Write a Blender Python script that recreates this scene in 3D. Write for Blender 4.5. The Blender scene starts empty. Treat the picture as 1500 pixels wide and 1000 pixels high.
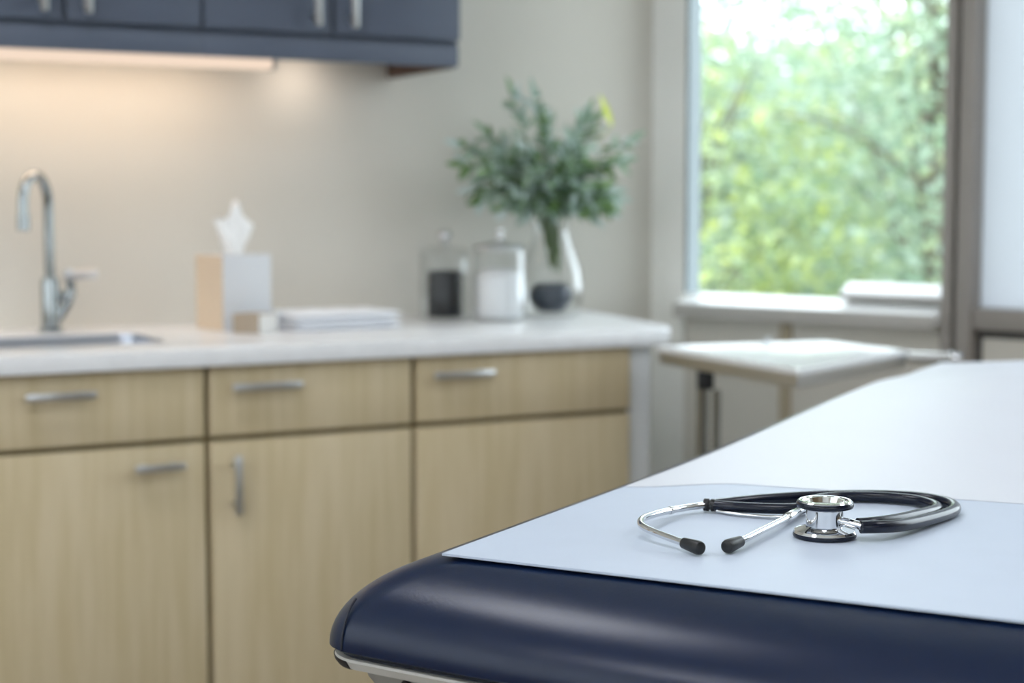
import bpy, bmesh, math, random
from mathutils import Vector, Matrix, noise
SC = bpy.context.scene
COL = SC.collection
PI = math.pi

# ------------------------------------------------------------------ helpers
def smooth_step(a, b, x):
    x = min(1, max(0, (x - a) / (b - a)))
    return x * x * (3 - 2 * x)

def merge(bm, tmp, M=None):
    if M is not None:
        bmesh.ops.transform(tmp, matrix=M, verts=tmp.verts)
    bmesh.ops.recalc_face_normals(tmp, faces=tmp.faces)
    me = bpy.data.meshes.new('tmp'); tmp.to_mesh(me); tmp.free()
    bm.from_mesh(me); bpy.data.meshes.remove(me)
    return bm

def box(bm, x0, x1, y0, y1, z0, z1, bev=0.0, M=None, seg=2):
    t = bmesh.new()
    bmesh.ops.create_cube(t, size=1)
    for v in t.verts:
        v.co = Vector((x0 + (v.co.x + .5) * (x1 - x0), y0 + (v.co.y + .5) * (y1 - y0), z0 + (v.co.z + .5) * (z1 - z0)))
    if bev > 0:
        bmesh.ops.bevel(t, geom=list(t.edges), offset=bev, segments=seg, affect='EDGES', profile=.5)
    return merge(bm, t, M)

def catmull(pts, sub=8):
    pts = [Vector(p) for p in pts]
    P = [pts[0] * 2 - pts[1]] + pts + [pts[-1] * 2 - pts[-2]]
    out = []
    for i in range(1, len(P) - 2):
        a, b, c, d = P[i - 1], P[i], P[i + 1], P[i + 2]
        for k in range(sub):
            u = k / sub
            out.append(.5 * (2 * b + (c - a) * u + (2 * a - 5 * b + 4 * c - d) * u * u + (3 * b - a - 3 * c + d) * u ** 3))
    out.append(pts[-1])
    return out

def tube(bm, pts, r, seg=14, M=None, cap=True):
    """round bar along pts; r a number or a list with one radius per point"""
    t = bmesh.new()
    pts = [Vector(p) for p in pts]
    n = len(pts)
    rs = r if isinstance(r, (list, tuple)) else [r] * n
    up = None
    rings = []
    for i, p in enumerate(pts):
        d = (pts[min(i + 1, n - 1)] - pts[max(i - 1, 0)]).normalized()
        if up is None:
            up = Vector((0, 0, 1)) if abs(d.z) < .9 else Vector((1, 0, 0))
        up = (up - d * up.dot(d)).normalized()
        sd = d.cross(up)
        rings.append([t.verts.new(p + (up * math.cos(2 * PI * k / seg) + sd * math.sin(2 * PI * k / seg)) * rs[i]) for k in range(seg)])
    for a, b in zip(rings, rings[1:]):
        for k in range(seg):
            t.faces.new((a[k], a[(k + 1) % seg], b[(k + 1) % seg], b[k]))
    if cap:
        t.faces.new(rings[0]); t.faces.new(rings[-1])
    return merge(bm, t, M)

def lathe(bm, prof, c=(0, 0, 0), seg=48, M=None):
    """revolve (radius, z) pairs about the vertical through c"""
    t = bmesh.new()
    rings = []
    for r, z in prof:
        if r < 1e-6:
            rings.append([t.verts.new((c[0], c[1], c[2] + z))])
        else:
            rings.append([t.verts.new((c[0] + r * math.cos(2 * PI * k / seg), c[1] + r * math.sin(2 * PI * k / seg), c[2] + z)) for k in range(seg)])
    for a, b in zip(rings, rings[1:]):
        for k in range(seg):
            k2 = (k + 1) % seg
            if len(a) == 1 and len(b) == 1: continue
            if len(a) == 1: t.faces.new((a[0], b[k], b[k2]))
            elif len(b) == 1: t.faces.new((a[k], a[k2], b[0]))
            else: t.faces.new((a[k], a[k2], b[k2], b[k]))
    return merge(bm, t, M)

def prism(bm, poly, z0, z1, holes=(), bev=0, M=None):
    t = bmesh.new()
    es = []
    for loop in [poly] + list(holes):
        vs = [t.verts.new((p[0], p[1], z0)) for p in loop]
        es += [t.edges.new((vs[i], vs[(i + 1) % len(vs)])) for i in range(len(vs))]
    fs = [f for f in bmesh.ops.triangle_fill(t, edges=es, use_beauty=True, use_dissolve=False)['geom'] if isinstance(f, bmesh.types.BMFace)]
    r = bmesh.ops.extrude_face_region(t, geom=fs)
    for v in r['geom']:
        if isinstance(v, bmesh.types.BMVert): v.co.z = z1
    bmesh.ops.recalc_face_normals(t, faces=t.faces)
    if bev:
        sharp = [e for e in t.edges if len(e.link_faces) == 2 and e.calc_face_angle(0) > .9 and abs(e.verts[0].co.z - e.verts[1].co.z) < 1e-5]
        bmesh.ops.bevel(t, geom=sharp, offset=bev, segments=2, affect='EDGES', profile=.5)
    return merge(bm, t, M)

def obj(name, bm, mat, parent=None, sharp=35, label=None):
    me = bpy.data.meshes.new(name)
    if parent is not None:
        org = ORIGIN[parent.name]
        bmesh.ops.translate(bm, vec=-org, verts=bm.verts)
    else:
        org = Vector((0, 0, 0))
        if bm.verts:
            lo = Vector([min(v.co[i] for v in bm.verts) for i in range(3)])
            hi = Vector([max(v.co[i] for v in bm.verts) for i in range(3)])
            org = Vector(((lo.x + hi.x) / 2, (lo.y + hi.y) / 2, lo.z))
            bmesh.ops.translate(bm, vec=-org, verts=bm.verts)
    bm.to_mesh(me); bm.free()
    me.materials.append(mat)
    me.shade_smooth()
    if sharp: me.set_sharp_from_angle(angle=math.radians(sharp))
    o = bpy.data.objects.new(name, me)
    COL.objects.link(o)
    if parent is not None:
        o.parent = parent; ORIGIN[o.name] = ORIGIN[parent.name]
    else:
        o.location = org; ORIGIN[o.name] = org
    if label: o['label'] = label
    return o
ORIGIN = {}

def thing(name, label, cat, loc, group=None):
    o = bpy.data.objects.new(name, None); COL.objects.link(o)
    o.empty_display_size = .05
    o.location = loc; ORIGIN[o.name] = Vector(loc)
    tag(o, label, cat, group)
    return o

def tag(o, label, cat, group=None, kind=None):
    o['label'] = label; o['category'] = cat
    if group: o['group'] = group
    if kind: o['kind'] = kind
    return o

def struct(name, bm, mat, label=None, cat=None, parent=None):
    o = obj(name, bm, mat, parent)
    if parent is None:
        o['kind'] = 'structure'
        if label: o['label'] = label
        if cat: o['category'] = cat
    return o

def B(*a, **k): return box(bmesh.new(), *a, **k)
def T(*a, **k): return tube(bmesh.new(), *a, **k)
def L(*a, **k): return lathe(bmesh.new(), *a, **k)

# ------------------------------------------------------------------ materials
def lin(c):
    if isinstance(c, str):
        c = [int(c[i:i + 2], 16) / 255 for i in (0, 2, 4)]
        return tuple(x / 12.92 if x <= .04045 else ((x + .055) / 1.055) ** 2.4 for x in c) + (1,)
    return tuple(c) + (1,)

def mat(name, col, rough=.5, metal=0., spec=.5, noise_amt=0., noise_scale=8., stretch=(1, 1, 1), bump=0., bump_scale=60., coat=0., col2=None, sheen=0., trans=0.):
    m = bpy.data.materials.new(name); m.use_nodes = True
    nt = m.node_tree; p = nt.nodes['Principled BSDF']
    p.inputs['Base Color'].default_value = lin(col)
    p.inputs['Roughness'].default_value = rough
    p.inputs['Metallic'].default_value = metal
    p.inputs['Specular IOR Level'].default_value = spec
    p.inputs['Coat Weight'].default_value = coat
    p.inputs['Coat Roughness'].default_value = .15
    if sheen: p.inputs['Sheen Weight'].default_value = sheen
    tc = nt.nodes.new('ShaderNodeTexCoord')
    mp = nt.nodes.new('ShaderNodeMapping'); mp.inputs['Scale'].default_value = stretch
    nt.links.new(tc.outputs['Object'], mp.inputs['Vector'])
    if noise_amt or col2:
        nz = nt.nodes.new('ShaderNodeTexNoise'); nz.inputs['Scale'].default_value = noise_scale; nz.inputs['Detail'].default_value = 5
        nt.links.new(mp.outputs['Vector'], nz.inputs['Vector'])
        mx = nt.nodes.new('ShaderNodeMix'); mx.data_type = 'RGBA'
        base = lin(col)
        other = lin(col2) if col2 else tuple(x * (1 - noise_amt) for x in base[:3]) + (1,)
        mx.inputs['A'].default_value = base; mx.inputs['B'].default_value = other
        rp = nt.nodes.new('ShaderNodeMapRange'); rp.inputs['From Min'].default_value = .35; rp.inputs['From Max'].default_value = .65
        nt.links.new(nz.outputs['Fac'], rp.inputs['Value'])
        nt.links.new(rp.outputs['Result'], mx.inputs['Factor'])
        nt.links.new(mx.outputs['Result'], p.inputs['Base Color'])
    if bump:
        nb = nt.nodes.new('ShaderNodeTexNoise'); nb.inputs['Scale'].default_value = bump_scale; nb.inputs['Detail'].default_value = 4
        nt.links.new(mp.outputs['Vector'], nb.inputs['Vector'])
        bp = nt.nodes.new('ShaderNodeBump'); bp.inputs['Strength'].default_value = bump; bp.inputs['Distance'].default_value = .002
        nt.links.new(nb.outputs['Fac'], bp.inputs['Height'])
        nt.links.new(bp.outputs['Normal'], p.inputs['Normal'])
    return m

def emit(name, col, strength):
    m = bpy.data.materials.new(name); m.use_nodes = True
    nt = m.node_tree; nt.nodes.clear()
    e = nt.nodes.new('ShaderNodeEmission'); e.inputs['Color'].default_value = lin(col); e.inputs['Strength'].default_value = strength
    o = nt.nodes.new('ShaderNodeOutputMaterial'); nt.links.new(e.outputs[0], o.inputs['Surface'])
    return m

def clear_glass(name, tint=(1, 1, 1), base=.04, edge=.6, power=3.0):
    """thin clear glass: see-through face on, more mirror-like at grazing angles"""
    m = bpy.data.materials.new(name); m.use_nodes = True
    nt = m.node_tree; nt.nodes.clear()
    tr = nt.nodes.new('ShaderNodeBsdfTransparent'); tr.inputs['Color'].default_value = tint + (1,)
    gl = nt.nodes.new('ShaderNodeBsdfGlossy'); gl.inputs['Roughness'].default_value = .02
    lw = nt.nodes.new('ShaderNodeLayerWeight'); lw.inputs['Blend'].default_value = .5
    pw = nt.nodes.new('ShaderNodeMath'); pw.operation = 'POWER'; pw.inputs[1].default_value = power
    nt.links.new(lw.outputs['Facing'], pw.inputs[0])
    ma = nt.nodes.new('ShaderNodeMath'); ma.operation = 'MULTIPLY_ADD'; ma.inputs[1].default_value = edge; ma.inputs[2].default_value = base
    nt.links.new(pw.outputs[0], ma.inputs[0])
    mx = nt.nodes.new('ShaderNodeMixShader')
    nt.links.new(ma.outputs[0], mx.inputs[0]); nt.links.new(tr.outputs[0], mx.inputs[1]); nt.links.new(gl.outputs[0], mx.inputs[2])
    o = nt.nodes.new('ShaderNodeOutputMaterial'); nt.links.new(mx.outputs[0], o.inputs['Surface'])
    return m

def frosted(name, col):
    m = bpy.data.materials.new(name); m.use_nodes = True
    nt = m.node_tree; nt.nodes.clear()
    tl = nt.nodes.new('ShaderNodeBsdfTranslucent'); tl.inputs['Color'].default_value = lin(col)
    df = nt.nodes.new('ShaderNodeBsdfDiffuse'); df.inputs['Color'].default_value = lin(col)
    mx = nt.nodes.new('ShaderNodeMixShader'); mx.inputs[0].default_value = .25
    nt.links.new(tl.outputs[0], mx.inputs[1]); nt.links.new(df.outputs[0], mx.inputs[2])
    o = nt.nodes.new('ShaderNodeOutputMaterial'); nt.links.new(mx.outputs[0], o.inputs['Surface'])
    return m

def leaf_mat(name, cols, trans=.35, rough=.45):
    """each leaf takes a colour of its own from the ramp"""
    m = bpy.data.materials.new(name); m.use_nodes = True
    nt = m.node_tree; p = nt.nodes['Principled BSDF']
    g = nt.nodes.new('ShaderNodeNewGeometry')
    cr = nt.nodes.new('ShaderNodeValToRGB')
    el = cr.color_ramp.elements
    while len(el) < len(cols): el.new(.5)
    for i, c in enumerate(cols):
        el[i].position = i / (len(cols) - 1); el[i].color = lin(c)
    nt.links.new(g.outputs['Random Per Island'], cr.inputs['Fac'])
    nt.links.new(cr.outputs['Color'], p.inputs['Base Color'])
    p.inputs['Roughness'].default_value = rough
    tl = nt.nodes.new('ShaderNodeBsdfTranslucent'); nt.links.new(cr.outputs['Color'], tl.inputs['Color'])
    mx = nt.nodes.new('ShaderNodeMixShader'); mx.inputs[0].default_value = trans
    nt.links.new(p.outputs[0], mx.inputs[1]); nt.links.new(tl.outputs[0], mx.inputs[2])
    nt.links.new(mx.outputs[0], nt.nodes['Material Output'].inputs['Surface'])
    return m

M_wall = mat('wall_paint', 'd2cfc6', .75, spec=.25, noise_amt=.03, noise_scale=3, bump=.06, bump_scale=220)
M_warmwall = mat('warm_reflecting_wall', 'a8947c', .7, spec=.2)  # unseen walls, toned warm and dark to shape reflections in the vinyl
M_post = mat('post_paint', 'f3f3ee', .7, spec=.25, bump=.04, bump_scale=200)
M_ceil = mat('ceiling_paint', 'eeeeea', .85, spec=.2)
M_floor = mat('vinyl_floor', '8a8075', .4, noise_amt=.12, noise_scale=2.5)
M_taupe = mat('taupe_metal', '9c9690', .45, spec=.4, noise_amt=.03)
M_groove = mat('dark_joint_and_shade', '4a4846', .7)
M_panel = mat('wall_laminate', 'd9d5cb', .55, spec=.3, noise_amt=.03, noise_scale=4)
M_batten = mat('batten_laminate', 'b3a78f', .55, spec=.3)
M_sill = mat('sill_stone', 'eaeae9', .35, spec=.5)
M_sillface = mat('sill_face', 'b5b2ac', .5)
M_maple = mat('maple_laminate', 'd4c4a4', .5, spec=.3, col2='c9b894', noise_scale=7, stretch=(9, 9, .55))
M_reveal = mat('carcass_edge', '85795a', .7, spec=.2)
M_quartz = mat('white_quartz', 'f1f2f4', .22, spec=.5, noise_amt=.05, noise_scale=30)
M_navycab = mat('charcoal_blue_laminate', '596273', .42, spec=.45, noise_amt=.08, noise_scale=5, stretch=(1, 1, 3))
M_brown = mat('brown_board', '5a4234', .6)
M_steel = mat('brushed_steel', 'c9c9c8', .32, metal=1, bump=.03, bump_scale=300, stretch=(1, 1, 12))
M_satin = mat('satin_nickel', 'd6d8da', .3, metal=1)
M_chrome = mat('chrome', 'dfe0e2', .09, metal=1)
M_tap = mat('tap_chrome', 'a4a9aa', .14, metal=1)
M_sink = mat('sink_steel', 'b6bcc8', .28, metal=1)
M_white = mat('white_melamine', 'd9dbdc', .45)
M_vinyl = mat('navy_vinyl', '0b1b38', .28, spec=.36, bump=.05, bump_scale=420, noise_amt=.06, noise_scale=14)
M_seamshade = mat('navy_seam_and_shade', '141b2b', .5)
M_frame = mat('grey_plastic', 'b9b6b0', .45, spec=.4)
M_shell = mat('grey_shell_plastic', '92908b', .5, spec=.4)
M_black = mat('black_plastic', '121316', .4)
M_paper = mat('pale_blue_paper', 'c3cede', .5, spec=.35, bump=.05, bump_scale=700, noise_amt=.02, noise_scale=20)
M_paperw = mat('white_paper', 'd4d7df', .45, spec=.4, bump=.04, bump_scale=500)
M_rubber = mat('navy_black_tubing', '0b1224', .24, spec=.4)
M_cardfront = mat('tissue_box_grey', 'd3d5d8', .6, noise_amt=.03)
M_warmside = mat('tissue_box_warm_lit', 'd9c6ae', .6, noise_amt=.04)  # warm under-cabinet light put into the colour of this side
M_tissue = mat('tissue_paper', 'f6f6f5', .9, spec=.1)
M_towel = mat('white_terry', 'eceef2', .95, spec=.1, bump=.5, bump_scale=260, sheen=.2)
M_soap = mat('kraft_box', 'a89a88', .7, noise_amt=.05)
M_soapl = mat('pale_label', 'd5d3cf', .6)
M_glass = clear_glass('window_glass', (.96, .985, .98), .03, .35, 4)
M_jar = clear_glass('jar_glass', (.97, .975, .975), .015, .7, 2.4)
M_blackfill = mat('black_swabs', '15181d', .55, bump=.4, bump_scale=150)
M_cotton = mat('cotton', 'f2f4f6', .95, spec=.1, bump=.5, bump_scale=120)
M_ball = mat('slate_blue_ceramic', '3d4551', .3, noise_amt=.1, noise_scale=20)
M_jamb = mat('sky_tinted_reveal', '8c989d', .5)  # blue-grey of the sky-lit reveal put into the colour
M_frost = frosted('frosted_glass', 'cfd3d6')
M_frostb = frosted('pale_frosted_glass', 'eceded')
M_leafb = leaf_mat('olive_leaves_and_glints', ['5d7a4a', '87a56c', 'aec4b9', 'd3e2e1', '7a9963', 'c6d8d6', '6b8a54', 'dde9e8'], .35, .26)  # pale blue-white tones put leaf highlights into the colour
M_stem = mat('green_stem', '5c7346', .6)
M_yellow = mat('yellow_green_leaf', 'c3cf34', .5)
M_bark = mat('bark', '6e675c', .9, bump=.6, bump_scale=20)
M_ground = mat('lawn_ground', '9a9d92', .95, noise_amt=.3, noise_scale=2)

# ------------------------------------------------------------------ the room
FLOOR = [(-2.2, -2.0), (4.405, -2.0), (2.284, 3.55), (-2.2, 3.55)]
CORNER = Vector((2.284, 3.55, 0))
WM = Matrix(((.357, -.934, 0, CORNER.x), (-.934, -.357, 0, CORNER.y), (0, 0, 1, 0), (0, 0, 0, 1)))   # columns: along window wall, into room, up
WALL_END = 5.94
H = 2.7
struct('floor', prism(bmesh.new(), FLOOR, -.12, 0), M_floor)
struct('ceiling', prism(bmesh.new(), FLOOR, H, H + .15), M_ceil)
struct('wall_back', B(-2.2, 2.284, 3.55, 3.7, 0, H), M_wall)
def wall_with_opening(x0, x1, y0, y1, a0, a1, z0, z1, along):
    bm = bmesh.new()
    if along == 'Y':
        box(bm, x0, x1, y0, a0, 0, H); box(bm, x0, x1, a1, y1, 0, H); box(bm, x0, x1, a0, a1, 0, z0); box(bm, x0, x1, a0, a1, z1, H)
    else:
        box(bm, x0, a0, y0, y1, 0, H); box(bm, a1, x1, y0, y1, 0, H); box(bm, a0, a1, y0, y1, 0, z0); box(bm, a0, a1, y0, y1, z1, H)
    return bm
struct('wall_left', wall_with_opening(-2.3, -2.2, -2.0, 3.7, -1.9, 3.3, 1.0, 2.6, 'Y'), M_warmwall)
struct('wall_front', wall_with_opening(-2.3, 4.6, -2.1, -2.0, -1.8, 1.2, .8, 2.4, 'X'), M_warmwall)
struct('fill_window_left', B(-2.27, -2.262, -1.9, 3.3, 1.0, 2.6), M_frostb, 'unseen frosted window added left of the camera for fill light', 'window')  # added opening, lets daylight in towards the window wall
struct('fill_window_rear', B(-1.8, 1.2, -2.07, -2.062, .8, 2.4), M_frostb, 'unseen frosted window added behind the camera for fill light', 'window')  # added opening, gives frontal daylight from behind the camera
wb = bmesh.new()
box(wb, 0, .102, -.066, 0, 0, H, M=WM)
box(wb, .102, 3.1, -.066, 0, 2.3, H, M=WM)
box(wb, 3.1, WALL_END, -.066, 0, 0, H, M=WM)
struct('wall_window', wb, M_post)
pb = bmesh.new(); box(pb, .104, .812, -.2, -.004, 0, .897, M=WM); box(pb, .900, 3.1, -.2, -.014, 0, .878, M=WM)
struct('trim_1', pb, M_panel, 'taupe panelling under the window sill', 'wall panel')
struct('trim_2', B(.388, .418, -.004, .006, 0, .897, .002, M=WM), M_batten, 'narrow darker joint strip on panelling below the sill', 'trim')
# sill: slopes up to the glass
sb = bmesh.new()
t = bmesh.new()
prof = [(.05, .902), (.05, .928), (-.056, .950), (-.056, .902)]
va = [t.verts.new((.104, n, z)) for n, z in prof]; vb = [t.verts.new((.814, n, z)) for n, z in prof]
for i in range(4): t.faces.new((va[i], va[(i + 1) % 4], vb[(i + 1) % 4], vb[i]))
t.faces.new(va); t.faces.new(vb)
bmesh.ops.recalc_face_normals(t, faces=t.faces)
bmesh.ops.bevel(t, geom=list(t.edges), offset=.0025, segments=2, affect='EDGES')
merge(sb, t, WM)
w1 = struct('window_1', B(.102, .814, -.062, -.056, .945, 2.3, M=WM), M_glass, 'clear window with trees outside, left of the taupe post', 'window')
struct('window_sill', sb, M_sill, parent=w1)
struct('jamb', B(.1025, .112, -.055, -.001, .951, 2.3, M=WM), M_jamb, parent=w1)  # liner added to tone down the reveal, sky tint in its colour
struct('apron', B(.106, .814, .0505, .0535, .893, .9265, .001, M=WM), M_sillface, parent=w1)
fb = bmesh.new(); t = bmesh.new()
prof = [(-.004, .962), (-.004, .966), (-.050, .990), (-.054, .990), (-.054, .962)]
va = [t.verts.new((.545, n, z)) for n, z in prof]; vb = [t.verts.new((.812, n, z)) for n, z in prof]
for i in range(5): t.faces.new((va[i], va[(i + 1) % 5], vb[(i + 1) % 5], vb[i]))
t.faces.new(va); t.faces.new(vb)
merge(fb, t, WM)
struct('vent_sash', fb, M_sill, parent=w1)
struct('sash_rail', B(.543, .813, -.05, -.002, .951, .9615, .002, M=WM), M_taupe, parent=w1)
# post between the windows: two uprights and the dark joint between
mb = bmesh.new(); box(mb, .814, .838, -.2, .02, 0, 2.3, .002, M=WM); box(mb, .849, .886, -.2, .02, 0, 2.3, .002, M=WM)
pst = struct('trim_3', mb, M_taupe, 'taupe metal post between the clear and the frosted window', 'window post')
struct('joint', B(.838, .849, -.2, .004, 0, 2.3, M=WM), M_groove, parent=pst)
w2 = struct('window_2', B(.886, 1.62, -.035, -.029, .94, 2.3, M=WM), M_frost, 'pale frosted window pane right of the taupe post', 'window')
struct('bottom_rail', B(.886, 1.62, -.2, .012, .897, .944, .003, M=WM), M_taupe, parent=w2)
struct('dark_strip', B(.886, 3.1, -.2, -.012, .878, .897, M=WM), M_groove, parent=w2)  # shadow line below the rail, put in as a dark strip
struct('dark_strip', B(.886, .900, -.2, -.012, 0, .878, M=WM), M_groove, parent=w2)
struct('trim_4', B(1.62, 1.69, -.2, .02, 0, 2.3, .002, M=WM), M_taupe, 'taupe metal post beyond the frosted window', 'window post')
w3 = struct('window_3', B(1.69, 3.1, -.035, -.029, .94, 2.3, M=WM), M_glass, 'clear window beyond the frosted one', 'window')
struct('bottom_rail', B(1.69, 3.1, -.2, .012, .897, .944, .003, M=WM), M_taupe, parent=w3)

# ------------------------------------------------------------------ base cabinets and worktop
YD = 2.92          # plane of the fronts
def bar_handle(p0, p1, out=(0, -.028, 0)):
    """square-section bar pull on two feet; p0, p1 on the front plane"""
    bm = bmesh.new()
    p0, p1, o = Vector(p0), Vector(p1), Vector(out)
    lo = Vector((min(p0.x, p1.x), 0, min(p0.z, p1.z))); hi = Vector((max(p0.x, p1.x), 0, max(p0.z, p1.z)))
    h = .0065
    box(bm, lo.x - h, hi.x + h, p0.y + o.y - .005, p0.y + o.y + .005, lo.z - h, hi.z + h, .0025)
    d = (p1 - p0).normalized() * .012
    for q in (p0 + d, p1 - d):
        box(bm, q.x - .005, q.x + .005, q.y + o.y, q.y - .0004, q.z - .005, q.z + .005, .001)
    return bm
ZC = .877          # underside of worktop
def base_cabinet(x0, x1, label, drawer_h, door_h):
    t = thing('base_cabinet', label, 'cabinet', ((x0 + x1) / 2, 3.2, 0), 'maple base cabinets under the worktop')
    c = bmesh.new()
    box(c, x0, x0 + .017, YD + .02, 3.548, .1, ZC - .001)
    box(c, x1 - .017, x1, YD + .02, 3.548, .1, ZC - .001)
    box(c, x0 + .017, x1 - .017, YD + .02, 3.53, .1, .117)
    box(c, x0 + .017, x1 - .017, 3.53, 3.548, .1, ZC - .001)
    box(c, x0 + .017, x1 - .017, YD + .0205, YD + .05, .72, .76)
    box(c, x0 + .017, x1 - .017, YD + .0205, YD + .04, ZC - .02, ZC - .001)
    obj('body', c, M_reveal, t)
    obj('plinth', B(x0, x1, YD + .06, YD + .08, 0, .1), M_groove, t)
    g = .0055
    dr = obj('drawer', B(x0 + g, x1 - g, YD, YD + .0195, .7445, .873, .0015), M_maple, t)
    obj('handle', bar_handle(*drawer_h), M_satin, dr)
    do = obj('door', B(x0 + g, x1 - g, YD, YD + .0195, .11, .7335, .0015), M_maple, t)
    if door_h: obj('handle', bar_handle(*door_h), M_satin, do)
    return t
ZH = .837
base_cabinet(.332, .908, 'maple base cabinet under the sink, horizontal pull on its door', ((.582, YD, ZH), (.692, YD, ZH)), ((.772, YD, .698), (.852, YD, .698)))
base_cabinet(.9085, 1.327, 'middle maple base cabinet with an upright pull on its door', ((.956, YD, ZH - .001), (1.079, YD, ZH - .001)), ((.958, YD, .605), (.958, YD, .703)))
base_cabinet(1.3275, 1.832, 'maple base cabinet at the window end, door without a pull', ((1.366, YD, ZH + .001), (1.486, YD, ZH + .001)), None)
tag(obj('end_panel', B(1.8335, 1.885, YD + .012, 3.547, 0, ZC - .001, .002), M_white), 'white upright end panel closing the maple cabinet run near the window', 'panel')

def arc_corner(c, r, a0, a1, n=8):
    return [(c[0] + r * math.cos(math.radians(a0 + (a1 - a0) * k / n)), c[1] + r * math.sin(math.radians(a0 + (a1 - a0) * k / n))) for k in range(n + 1)]
top_poly = [(.30, 3.549), (.30, 2.895)] + [(1.86, 2.895), (1.895, 2.902), (1.93, 2.925), (1.958, 2.965), (1.975, 3.01)] + [(2.078, 3.549)]
SX0, SX1, SY0, SY1 = .42, .895, 3.075, 3.345
def rrect(x0, x1, y0, y1, r, n=6):
    return (arc_corner((x1 - r, y1 - r), r, 0, 90, n) + arc_corner((x0 + r, y1 - r), r, 90, 180, n) +
            arc_corner((x0 + r, y0 + r), r, 180, 270, n) + arc_corner((x1 - r, y0 + r), r, 270, 360, n))
hole = rrect(SX0, SX1, SY0, SY1, .04)
tag(obj('worktop', prism(bmesh.new(), top_poly, ZC, .91, [hole], .003), M_quartz), 'white quartz worktop running over all the maple cabinets', 'worktop')
# sink basin hanging in the cut-out
def loft(bm, loops, close_last=True):
    t = bmesh.new()
    R = [[t.verts.new(p) for p in lp] for lp in loops]
    n = len(R[0])
    for a, b in zip(R, R[1:]):
        for k in range(n): t.faces.new((a[k], a[(k + 1) % n], b[(k + 1) % n], b[k]))
    if close_last: t.faces.new(R[-1])
    return merge(bm, t)
def z3(loop, z): return [(x, y, z) for x, y in loop]
sk = bmesh.new()
e = .002
loft(sk, [z3(rrect(SX0 + e, SX1 - e, SY0 + e, SY1 - e, .038), .9085), z3(rrect(SX0 + .006, SX1 - .006, SY0 + .006, SY1 - .006, .036), .9085),
          z3(rrect(SX0 + .010, SX1 - .010, SY0 + .010, SY1 - .010, .034), .895), z3(rrect(SX0 + .02, SX1 - .02, SY0 + .02, SY1 - .02, .03), .78),
          z3(rrect(SX0 + .05, SX1 - .05, SY0 + .05, SY1 - .05, .025), .765)])
sink = obj('sink', sk, M_sink); tag(sink, 'stainless steel sink set into the white worktop below the tap', 'sink')
obj('drain', L([(0, 0), (.028, 0), (.03, .003), (.024, .004), (.02, .002), (0, .002)], (.65, 3.21, .7655)), M_chrome, sink)

# tap
FX, FY = .735, 3.417
tap = thing('kitchen_tap', 'chrome gooseneck tap with side lever behind the sink', 'tap', (FX, FY, .9102))
obj('base', L([(0, 0), (.026, 0), (.026, .006), (.019, .010), (.0185, .105), (.017, .112), (.0, .112)], (FX, FY, .9102)), M_tap, tap)
pts = [(FX, FY, 1.02), (FX, FY, 1.10), (FX, FY, 1.165)]
for k in range(1, 13):
    a = PI * k / 12
    pts.append((FX - .031 * (1 - math.cos(a)), FY - .028 * (1 - math.cos(a)), 1.172 + .060 * math.sin(a)))
pts += [(FX - .062, FY - .056, 1.150)]
obj('spout', T(pts, .0105, 18), M_tap, tap)
obj('spray_tip', T([(FX - .062, FY - .056, 1.152), (FX - .062, FY - .056, 1.122), (FX - .062, FY - .056, 1.120)], [.0128, .0128, .011], 18), M_tap, tap)
lv = bmesh.new()
tube(lv, catmull([(FX + .012, FY - .004, .935), (FX + .030, FY - .010, .965), (FX + .040, FY - .012, .995), (FX + .037, FY - .014, 1.022)], 6), [.010] * 6 + [.011] * 6 + [.009] * 7, 14)
lathe(lv, [(0, -.014), (.01, -.01), (.014, 0), (.01, .01), (0, .014)], (FX + .024, FY - .014, .985), 20)
lever = obj('valve', lv, M_tap, tap)
hb = bmesh.new()
lathe(hb, [(0, -.013), (.008, -.011), (.012, 0), (.008, .011), (0, .013)], (FX + .036, FY - .015, 1.029), 20)
tube(hb, [(FX + .036, FY - .015, 1.029), (FX + .09, FY - .018, 1.030), (FX + .092, FY - .018, 1.030)], [.0105, .0105, .009], 16)
obj('lever', hb, M_satin, tap)

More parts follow.
